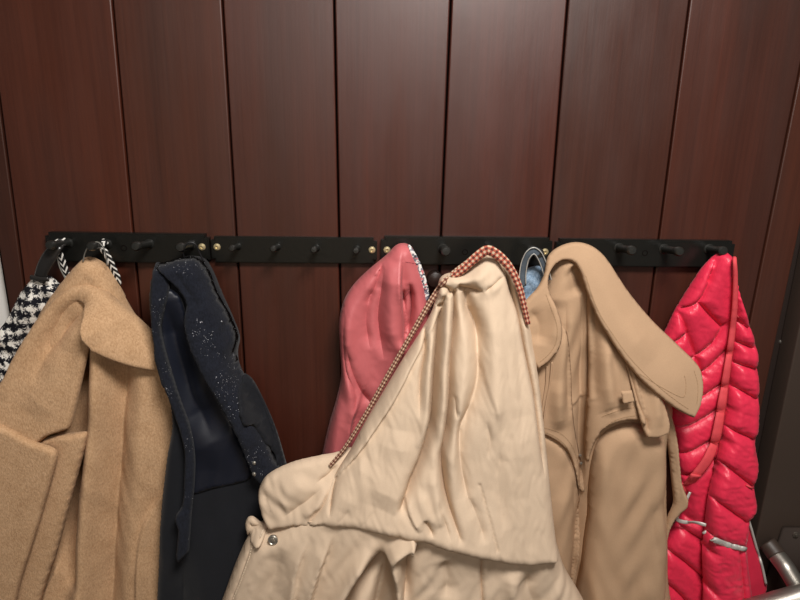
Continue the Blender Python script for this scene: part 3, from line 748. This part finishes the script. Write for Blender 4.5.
rb.build('body', REDN, rd, 2.0)
rf = Panel([(733, 262), (736, 290), (745, 318), (752, 345), (754, 372), (755, 400), (754, 430), (752, 442), (754, 460), (751, 485), (752, 500), (746, 522), (744, 550), (747, 575), (752, 620), (754, 700), (694, 700), (700, 640), (703, 590), (702, 550), (706, 510), (709, 490), (716, 462), (722, 430), (727, 390), (731, 350), (733, 310)],
    over=rb, lift=.001, T=.026, R=11, tb=.01, depth=[(733, 280, -.004), (752, 350, -.008), (725, 420, .004), (750, 440, .0), (710, 540, .012), (745, 560, .008), (725, 660, .01)],
    quilt=([[(728, 318), (740, 322), (752, 330)], [(726, 342), (738, 344), (756, 350)], [(724, 366), (738, 366), (760, 372)], [(722, 390), (738, 390), (760, 402)], [(716, 424), (734, 432), (758, 443)], [(710, 456), (732, 471), (756, 490)], [(702, 494), (722, 506), (750, 526)], [(700, 526), (712, 537), (728, 546), (750, 552)]], 12, .015),
    noise=[(.0004, .010, 33, 2.5, 1.2)], folds=[('v', [(742, 556), (746, 600), (750, 690)], 2.5, .006, {'ends': (1, 1)}), ('v', [(710, 544), (712, 600), (712, 690)], 2, .003, {'ends': (1, 1)}), ('v', [(733, 300), (733, 340), (729, 400)], 5, .006)])
rf.build('front_panel', REDN, rd, 2.0)
rt = Panel([(742, 512), (749, 520), (754, 540), (761, 566), (766, 584), (764, 592), (768, 640), (768, 700), (738, 700), (738, 560)], depth=[(748, 520, .036), (764, 590, .036), (744, 690, .036)], T=.012, R=6)
rt.build('back_hem', REDN, rd, 2.4)
tube('reflective_piping', path3([(747, 516), (751, 528), (756, 546), (762, 566), (766, 584)], rt, .003), .0026, SILVER, rd, 8, label='pale grey piping down the right edge')
rpl = path3([(734, 258), (735, 272), (735, 290), (734, 312), (731, 340), (727, 368), (723, 395), (719, 420), (715, 440), (708, 458), (698, 472), (688, 482)], rb, .009, 3)
ribbon('zip_tape', rpl, [4, 5, 6, 7, 8, 10, 11, 12, 11], CORAL, rd, .0035, label='coral zip tape')
ribbon('zip_tape_end', path3([(696, 474), (690, 482), (683, 488), (679, 492)], rb, .012, 2), [12, 13, 14, 11], CORAL, rd, .004)
ribbon('pocket_piping', path3([(704, 531), (710, 537), (720, 542), (732, 546), (745, 549)], rf, .006, 2), [6, 7, 7, 6], SILVER, rd, .003, label='pale grey reflective pocket edge')
ribbon('lining_edge', path3([(690, 492), (685, 502), (679, 512), (677, 519), (684, 522), (694, 522), (706, 525)], rb, .024, 2), [3, 4, 4, 5, 5, 4], SILVER, rd, .002)
tube('zip_pull', path3([(746, 485, .10), (750, 487, .102), (753, 488, .10)]), .0018, CORAL, rd, 8)
tube('collar_loop', path3([(734, 300, .07), (737, 306, .072), (736, 314, .072), (739, 318, .07)]), .0014, CORAL, rd, 8)
# ================================================================== KHAKI TRENCH COAT
kh = thing('trench_coat', 'khaki tan trench coat with broad stitched collar, between beige hood and red puffer', 'coat', empty_at(578, 248, .05))
kb = Panel([(556, 262), (575, 250), (592, 252), (606, 266), (630, 304), (655, 344), (666, 380), (670, 410), (664, 440), (664, 480), (665, 560), (664, 700), (500, 700), (500, 440), (522, 390), (530, 350), (540, 300)],
    depth=[(578, 246, .035), (540, 380, .045), (660, 400, .048), (520, 600, .05), (662, 600, .055), (590, 450, .05)],
    T=.032, R=14, noise=[(.001, .05, 41, 3)],
    folds=[('r', [(572, 290), (566, 330), (558, 380), (556, 430)], 9, .012), ('v', [(584, 285), (585, 340), (584, 400), (583, 440), (584, 500), (578, 560), (574, 690)], 8, [.006, .022, .024, .03, .036, .036, .034]),
           ('v', [(572, 266), (580, 278), (585, 294)], 9, .020), ('v', [(552, 300), (550, 340)], 9, .012), ('r', [(599, 330), (602, 370), (604, 410)], 8, .010), ('v', [(594, 300), (593, 350), (592, 400)], 4, .012), ('v', [(566, 300), (566, 350), (568, 420)], 4, .008), ('s', [(568, 408), (580, 404), (596, 392)], 6, .004, {'side': 'U'})])
kb.build('body', KHAKI, kh, 2.6)
ksf = Panel([(534, 330), (550, 320), (566, 330), (571, 370), (572, 400), (575, 430), (581, 462), (584, 492), (579, 490), (575, 470), (567, 451), (554, 440), (540, 433), (522, 424), (520, 380)],
    over=kb, lift=.004, T=.004, R=3, folds=[('r', [(556, 380), (560, 430)], 9, .005), ('v', [(572, 415), (577, 450), (583, 485)], 3, .004)])
kso = ksf.build('storm_flap', KHAKI, kh, 2.2)
ksl = Panel([(528, 430), (545, 436), (558, 444), (568, 456), (576, 476), (580, 505), (579, 550), (574, 600), (572, 700), (500, 700), (500, 430)],
    over=kb, lift=-.001, T=.006, R=10, depth=None, folds=[('r', [(556, 470), (560, 520), (556, 600)], 14, .008), ('v', [(572, 470), (575, 500), (574, 540)], 5, .006)])
ksl.build('sleeve', KHAKI, kh, 3.0)
ksr = Panel([(592, 446), (600, 432), (612, 424), (628, 420), (645, 424), (657, 431), (663, 440), (664, 470), (662, 500), (665, 540), (663, 600), (664, 700), (568, 700), (573, 600), (579, 550), (584, 505), (587, 470)],
    over=kb, lift=.0, T=.030, R=17, tb=.01, noise=[(.0005, .05, 44, 3)], depth=[(600, 440, -.006), (655, 440, -.004), (580, 600, -.004), (662, 600, -.004), (620, 600, .0)],
    folds=[('v', [(662, 448), (650, 442), (634, 440)], 4, .003), ('r', [(606, 445), (598, 480), (592, 540)], 9, .005), ('v', [(664, 500), (654, 520), (660, 560)], 6, .003)])
ksr.build('sleeve', KHAKI, kh, 2.6)
kyf = Panel([(588, 290), (602, 300), (618, 330), (628, 352), (634, 376), (640, 402), (642, 419), (628, 420), (612, 424), (601, 432), (592, 449), (586, 470), (584, 440), (586, 400), (588, 360)],
    over=kb, lift=.014, T=.006, R=4, tb=.006, depth=[(600, 300, -.010), (612, 424, .012), (640, 415, .012), (588, 460, .004)], folds=[('v', [(598, 416), (614, 410), (638, 405)], 1.6, .0022), ('r', [(602, 350), (604, 400)], 8, .004)])
kyo = kyf.build('gun_flap', KHAKI, kh, 2.2)
kst = Panel([(618, 340), (632, 350), (646, 362), (656, 380), (664, 402), (670, 424), (669, 433, 'c'), (658, 437), (646, 437, 'c'), (641, 424), (636, 404), (630, 380), (624, 358)],
    over=kyf, lift=.006, T=.006, R=3, tb=.005, depth=[(625, 345, -.004), (667, 430, .010), (645, 430, .008), (655, 380, .0), (640, 360, -.004)],
    folds=[('v', [(627, 356), (634, 382), (640, 404), (648, 422), (649, 430)], 1.8, .006, {'ends': (1, .6)}), ('r', [(646, 370), (656, 400), (660, 428)], 5, .004)])
kst.build('shoulder_strap', KHAKI, kh, 1.8)
kbl = Panel([(621, 391, 'c'), (632, 390, 'c'), (635, 402, 'c'), (623, 404, 'c')], over=kst, lift=.010, T=.003, R=2, tb=.002)
kbl.build('strap_loop', KHAKI, kh, 1.6)
kff = Panel([(660, 400), (668, 408), (674, 424), (678, 446), (680, 468), (682, 484), (688, 500), (686, 507), (680, 512), (674, 519), (669, 530), (665, 546), (662, 540), (664, 524), (671, 508), (673, 500), (671, 480), (668, 450), (662, 425), (656, 404)],
    depth=[(668, 410, .070), (683, 500, .082), (665, 545, .070), (660, 450, .066)], T=.010, R=4, folds=[('v', [(672, 430), (676, 470), (680, 500), (670, 520)], 1.5, .003)])
kff.build('front_facing', KHAKI, kh, 2.0)
kc = Panel([(538, 369, 'c'), (550, 360), (560, 346), (562, 326), (556, 306), (549, 290), (549, 276), (554, 266), (564, 260), (574, 263), (580, 272), (584, 284), (589, 298), (597, 317), (608, 336), (622, 357), (638, 377), (655, 393), (676, 409), (694, 418, 'c'), (700, 405), (703, 386), (699, 367), (678, 345), (652, 320), (628, 291), (606, 258), (592, 246), (576, 242), (560, 246), (548, 256), (544, 274), (537, 288), (526, 300), (516, 318), (520, 345)],
    T=.006, R=3, tb=.005, depth=[(576, 243, .056), (560, 248, .056), (546, 278, .072), (528, 310, .078), (540, 362, .092), (560, 330, .094), (590, 300, .090), (606, 258, .062), (628, 291, .070), (652, 320, .080), (678, 345, .088), (700, 372, .098), (694, 415, .117), (655, 393, .122), (622, 357, .112), (640, 340, .106), (674, 380, .117), (576, 258, .066)],
    folds=[('v', [(530, 310), (540, 325), (538, 345)], 8, .008), ('r', [(549, 296), (556, 320), (552, 346)], 5, .004), ('r', [(590, 262), (602, 284), (622, 322), (652, 362)], 12, .005, {'ends': (.6, 0)}),
           ('v', [(620, 300), (645, 334), (668, 362)], 12, .002)])
tube('inner_cord', path3([(547, 366), (546, 385), (543, 405), (541, 428)], kb, .010, 3), .0016, KHAKI, kh, 8)
tube('inner_cord', path3([(552, 362), (550, 382), (546, 404), (543, 428)], kb, .010, 3), .0016, KHAKI, kh, 8)
kco = kc.build('collar', KHAKI, kh, 2.0)
stitches([[(540, 362), (550, 353), (556, 342), (557, 326), (551, 308), (545, 292)], [(586, 276), (593, 298), (601, 316), (612, 333), (626, 353), (642, 371), (658, 386), (678, 402), (690, 410)], [(697, 404), (698, 386), (694, 370)], [(640, 374), (656, 384), (672, 393), (684, 397), (686, 384), (684, 374)]], kc, KHAKI2, kco, 3.2, 2.1)
stitches([[(602, 417), (614, 412), (626, 409), (638, 407)], [(604, 428), (614, 421), (626, 417), (640, 415)]], kyf, KHAKI2, kyo, 3.2, 2.1)
stitches([[(545, 428), (556, 431), (566, 438), (573, 448), (578, 462)], [(540, 430), (554, 436), (566, 446), (573, 460)]], ksf, KHAKI2, kso, 3.2, 2.1)
for px, py in ((580, 455), (581, 463)):
    lathe('snap', [(.0025, -.001), (.0025, .001), (.0001, .0014)], kb.at(px, py, .012), (0, -1, .1), METAL, kh, 12, label='tiny metal snap')
# ================================================================== BEIGE HOODED COAT
bg = thing('hooded_coat', 'light beige hooded coat with checked lining edge and shirt collar, foremost in the middle', 'coat', empty_at(488, 250, .05))
# lower body
bb = Panel(fs=2.2, outline=[(258, 524), (275, 520), (300, 505), (330, 490), (400, 500), (470, 520), (530, 530), (552, 535), (564, 566), (578, 590), (592, 616), (606, 650), (610, 700), (190, 700), (206, 640), (222, 600), (236, 562), (248, 536)],
    depth=[(265, 524, .125), (225, 600, .13), (400, 530, .145), (556, 556, .12), (590, 612, .12), (200, 690, .14), (400, 690, .16), (600, 690, .13)],
    T=.045, R=22, noise=[(.0014, .05, 51, 3, -.3), (.0003, .016, 52, 2)],
    folds=[('v', [(384, 562), (374, 575), (362, 590), (350, 606), (336, 640)], 6, .022, {'ends': (.4, 1)}), ('v', [(386, 566), (384, 585), (378, 610), (370, 650)], 11, .020, {'ends': (.4, 1)}),
           ('r', [(414, 540), (402, 546), (392, 556), (396, 575), (400, 600), (402, 640)], 6, .014, {'ends': (.5, 1)}), ('r', [(372, 548), (356, 570), (338, 600), (326, 630)], 7, .012, {'ends': (.2, 1)}),
           ('v', [(414, 552), (408, 565), (406, 590), (402, 620)], 5, .012, {'ends': (.6, 1)}), ('s', [(415, 534), (415, 545), (413, 556)], 8, .010, {'side': 'L', 'ends': (1, .6)}),
           ('s', [(334, 535), (324, 560), (314, 590), (306, 630)], 14, .008, {'side': 'L', 'ends': (0, 1)}), ('s', [(310, 538), (302, 556), (296, 580), (290, 640)], 10, .005, {'side': 'L', 'ends': (0, 1)}),
           ('v', [(282, 548), (274, 580), (264, 620)], 12, .005, {'ends': (0, 1)}), ('v', [(483, 554), (482, 576), (483, 610), (483, 690)], 1.6, .004, {'ends': (1, 1)}),
           ('v', [(444, 560), (448, 580), (446, 600)], 9, .006), ('r', [(516, 566), (512, 585), (520, 620)], 10, .006), ('v', [(530, 572), (528, 590), (540, 620)], 9, .005),
           ('v', [(256, 534), (248, 556), (238, 584), (224, 620)], 1.6, .002, {'ends': (1, 1)})])
bbo = bb.build('body', BEIGE, bg, 2.6)
bt = Panel([(248, 517), (253, 516), (260, 521), (268, 526), (266, 533), (262, 544), (258, 549), (251, 543), (247, 533), (245, 524)], over=bb, lift=.001, T=.008, R=5, depth=[(248, 520, -.002), (262, 545, .004), (266, 526, .006)], folds=[('v', [(249, 522), (254, 534), (260, 544)], 1.5, .003)])
bt.build('placket_tip', BEIGE, bg, 1.8)
bc = Panel(fs=1.3, outline=[(264, 518), (260, 508), (258, 496), (260, 486), (266, 476), (278, 468), (296, 461), (318, 456), (338, 452), (352, 448), (352, 470), (338, 494), (324, 516), (312, 524), (296, 524), (280, 527), (270, 528)],
    depth=[(262, 490, .132), (300, 462, .128), (345, 452, .115), (275, 525, .150), (320, 520, .158), (300, 490, .152)], T=.012, R=6, tb=.010, noise=[(.001, .03, 55, 2, .6)],
    folds=[('v', [(322, 488), (310, 500), (296, 510), (282, 519)], 5, .005), ('v', [(338, 466), (326, 478), (316, 484)], 2.5, .004), ('r', [(330, 484), (318, 504), (304, 518)], 4, .006), ('r', [(306, 478), (290, 492), (278, 508)], 9, .004), ('v', [(272, 516), (266, 504), (264, 490)], 1.3, .0016)])
bc.build('collar', BEIGE, bg, 2.0)
# hood
bh = Panel(fs=1.0, outline=[(476, 262), (484, 255), (492, 254), (502, 260), (512, 270), (519, 284), (525, 304), (530, 326), (534, 350), (539, 384), (543, 420), (547, 460), (551, 500), (555, 536), (557, 555), (545, 560), (520, 561), (496, 558), (470, 553), (444, 546), (418, 538), (400, 535), (370, 528), (345, 524), (322, 522), (308, 520), (318, 504), (332, 478), (350, 450), (366, 420), (384, 390), (402, 360), (420, 332), (432, 310), (437, 290), (440, 278), (448, 273), (462, 272)],
    depth=[(490, 256, .050), (442, 276, .07), (430, 310, .085), (370, 410, .115), (315, 515, .155), (400, 532, .178), (470, 550, .182), (554, 552, .155), (546, 460, .12), (532, 350, .080), (470, 400, .125), (520, 450, .13), (440, 480, .15)],
    T=.030, R=14, tb=.02, noise=[(.0012, .045, 61, 4.0, 0), (.0003, .014, 62, 3.0, .1)],
    folds=[# tubular folds falling from the knot, with deep narrow creases between them
        ('v', [(430, 306), (426, 330), (425, 357), (421, 380), (420, 400), (420, 418)], 2.88, [0.0064, 0.0224, 0.0192, 0.016, 0.0096, 0]),
        ('v', [(446, 300), (440, 328), (438, 350), (436, 375), (434, 405), (432, 430), (424, 458), (412, 486), (402, 512)], 3.24, [0.016, 0.0416, 0.0416, 0.0416, 0.0416, 0.0416, 0.0352, 0.0288, 0.0128]),
        ('v', [(455, 294), (456, 315), (455, 335), (452, 365), (451, 400), (448, 435), (443, 462), (446, 495), (453, 520), (461, 542)], 2.88, [0.0192, 0.0352, 0.0288, 0.0256, 0.0288, 0.0352, 0.032, 0.0288, 0.0192, 0.0064]),
        ('v', [(468, 297), (470, 312), (478, 330), (480, 357)], 5.85, [0.0256, 0.032, 0.0192, 0.0032]),
        ('v', [(478, 352), (480, 380), (472, 410), (462, 430), (461, 460), (466, 490), (474, 520)], 5.4, [0.0032, 0.0096, 0.0096, 0.0192, 0.016, 0.0128, 0]),
        ('s', [(478, 340), (482, 365), (488, 390), (495, 410), (498, 430)], 14, .005, {'side': 'R', 'e': 3}),
        ('v', [(502, 265), (509, 280), (512, 292), (518, 312), (524, 343), (529, 366), (536, 400), (541, 440), (546, 480)], 1.98, [0.0128, 0.0224, 0.0128, 0.016, 0.016, 0.0144, 0.0128, 0.0096, 0]),
        ('r', [(434, 320), (431, 350), (429, 385), (427, 420), (418, 450)], 5, .008),
        ('r', [(448, 302), (447, 330), (445, 370), (443, 410), (440, 440)], 4.5, .008),
        ('r', [(462, 305), (465, 340), (464, 380), (458, 420), (454, 460), (458, 500)], 6.5, .008),
        ('r', [(492, 292), (500, 320), (506, 370), (511, 430), (514, 500)], 20, .010, {'ends': (.5, .3)}),
        ('v', [(456, 288), (470, 292), (484, 292)], 2.7, 0.0144), ('v', [(484, 292), (494, 284), (504, 276)], 2.25, 0.0064),
        ('r', [(444, 276), (460, 281), (478, 276), (490, 268)], 5, .009), ('r', [(440, 276), (438, 290), (444, 300)], 5, .010), ('r', [(492, 258), (504, 268), (512, 282)], 4, .006),
        ('v', [(443, 287), (449, 290), (452, 298)], 2.25, 0.016), ('v', [(460, 283), (462, 294)], 1.35, 0.0064), ('v', [(438, 308), (444, 311)], 2.25, 0.016),
        ('r', [(472, 285), (486, 283), (500, 290)], 8, .006),
        ('v', [(470, 300), (476, 322), (480, 350), (478, 385), (468, 420), (464, 455)], 8, [.010, .020, .016, .012, .010, 0]), ('r', [(486, 300), (491, 340), (494, 390), (492, 440)], 9, .009), ('v', [(516, 330), (520, 380), (522, 440)], 12, .006), ('v', [(502, 440), (498, 480), (506, 530)], 9, .005),
        # facing edge and side folds
        ('s', [(438, 322), (424, 346), (408, 376), (394, 402), (376, 430), (358, 456), (340, 478), (322, 500), (309, 516)], 10, .007, {'side': 'L', 'ends': (.3, .8), 'e': 1.6, 'b': 1.2}),
        ('v', [(338, 476), (332, 496), (329, 518)], 1.44, 0.0096), ('r', [(372, 462), (356, 492), (344, 514)], 11, .005), ('r', [(398, 430), (392, 470), (380, 510)], 16, .010),
        ('s', [(404, 498), (410, 518), (420, 534)], 7, .008, {'side': 'R'}), ('v', [(424, 520), (434, 540)], 2.25, 0.008), ('v', [(480, 486), (488, 515), (498, 552)], 1.08, 0.00352, {'ends': (1, 1)}), ('v', [(438, 500), (446, 526), (452, 544)], 2.7, 0.005),
        ('r', [(432, 470), (436, 500), (444, 528)], 6, .007), ('r', [(418, 490), (428, 515), (438, 530)], 5, .005), ('v', [(470, 500), (480, 525), (486, 545)], 4.5, 0.0064), ('v', [(455, 395), (457, 420)], 1.8, 0.0048),
        ('v', [(350, 510), (342, 520), (336, 525)], 2.5, .0016), ('v', [(374, 512), (366, 524), (360, 530)], 2.5, .0016), ('v', [(396, 512), (390, 526), (388, 534)], 2.5, .0016), ('v', [(486, 420), (490, 440), (488, 460)], 2.25, 0.0032)])
bh.build('hood', BEIGE, bg, 1.7)
tube('neck_seam', path3([(308, 522), (330, 523), (360, 528), (400, 536), (415, 539), (444, 548), (470, 555), (498, 560), (530, 562), (556, 557)], bb, .002, 4), .0016, BEIGE, bg, 6)
# gingham edges
ribbon('lining_edge', path3([(330, 466), (346, 446), (366, 414), (383, 384), (399, 356), (414, 330), (426, 309), (434, 296), (443, 283), (455, 272), (466, 264), (476, 256), (487, 249)], bh, .004, 2.4), [4, 4, 5, 5, 5, 6, 6, 8], GINGB, bg, .003, label='brown and cream checked lining edge')
ribbon('hood_trim', path3([(452, 277, .085), (464, 268, .085), (474, 259, .083), (483, 252, .082), (488, 250, .082), (496, 254, .084), (506, 263, .090), (514, 275, .094), (520, 290, .098), (524, 306, .10), (528, 324, .102)], step=2.2), [7, 9, 10, 10, 8, 7, 6, 5], GINGR, bg, .004, label='red and cream checked trim round the top of hood')
stitches([[(252, 545), (249, 558), (244, 572), (238, 588), (230, 606)], [(263, 530), (259, 540), (254, 550)]], bb, BEIGET, bbo, 2.8, 1.8, r=.0006)
s_ = bb.at(273, 540, .001)
lathe('snap', [(.0085, -.002), (.0085, .0012), (.007, .0022), (.0058, .0012), (.0045, .0012), (.0035, .0032), (.0001, .0036)], s_, (-.1, -1, .15), METAL, bg, 24, label='round metal snap button')
# ================================================================== LIGHT
def area(name, loc, size, power, col, target=None, sy=None):
    ld = bpy.data.lights.new(name, 'AREA'); ld.energy = power; ld.size = size; ld.color = col
    ld.shape = 'RECTANGLE'; ld.size_y = sy or size
    o = bpy.data.objects.new(name, ld); COL.objects.link(o); o.location = loc
    if target is not None:
        o.rotation_euler = (Vector(target)-Vector(loc)).to_track_quat('-Z', 'Y').to_euler()
    return o
area('ceiling_lamp', (.28, -.95, 2.42), .5, 34, (1.0, .955, .905), (.15, -.7, 0), .35)
area('ceiling_lamp_far', (-.1, -2.5, 2.42), 1.2, 21, (1.0, .955, .905), (-.1, -2.2, 0), .8)
w = bpy.data.worlds.new('world'); sc.world = w; w.use_nodes = True
bgn = w.node_tree.nodes['Background']; bgn.inputs[0].default_value = (1.0, .95, .90, 1); bgn.inputs[1].default_value = .10
sc.view_settings.view_transform = 'Standard'; sc.view_settings.look = 'None'; sc.view_settings.gamma = 1.0; sc.view_settings.use_curve_mapping = False
sc.view_settings.exposure = 0.0
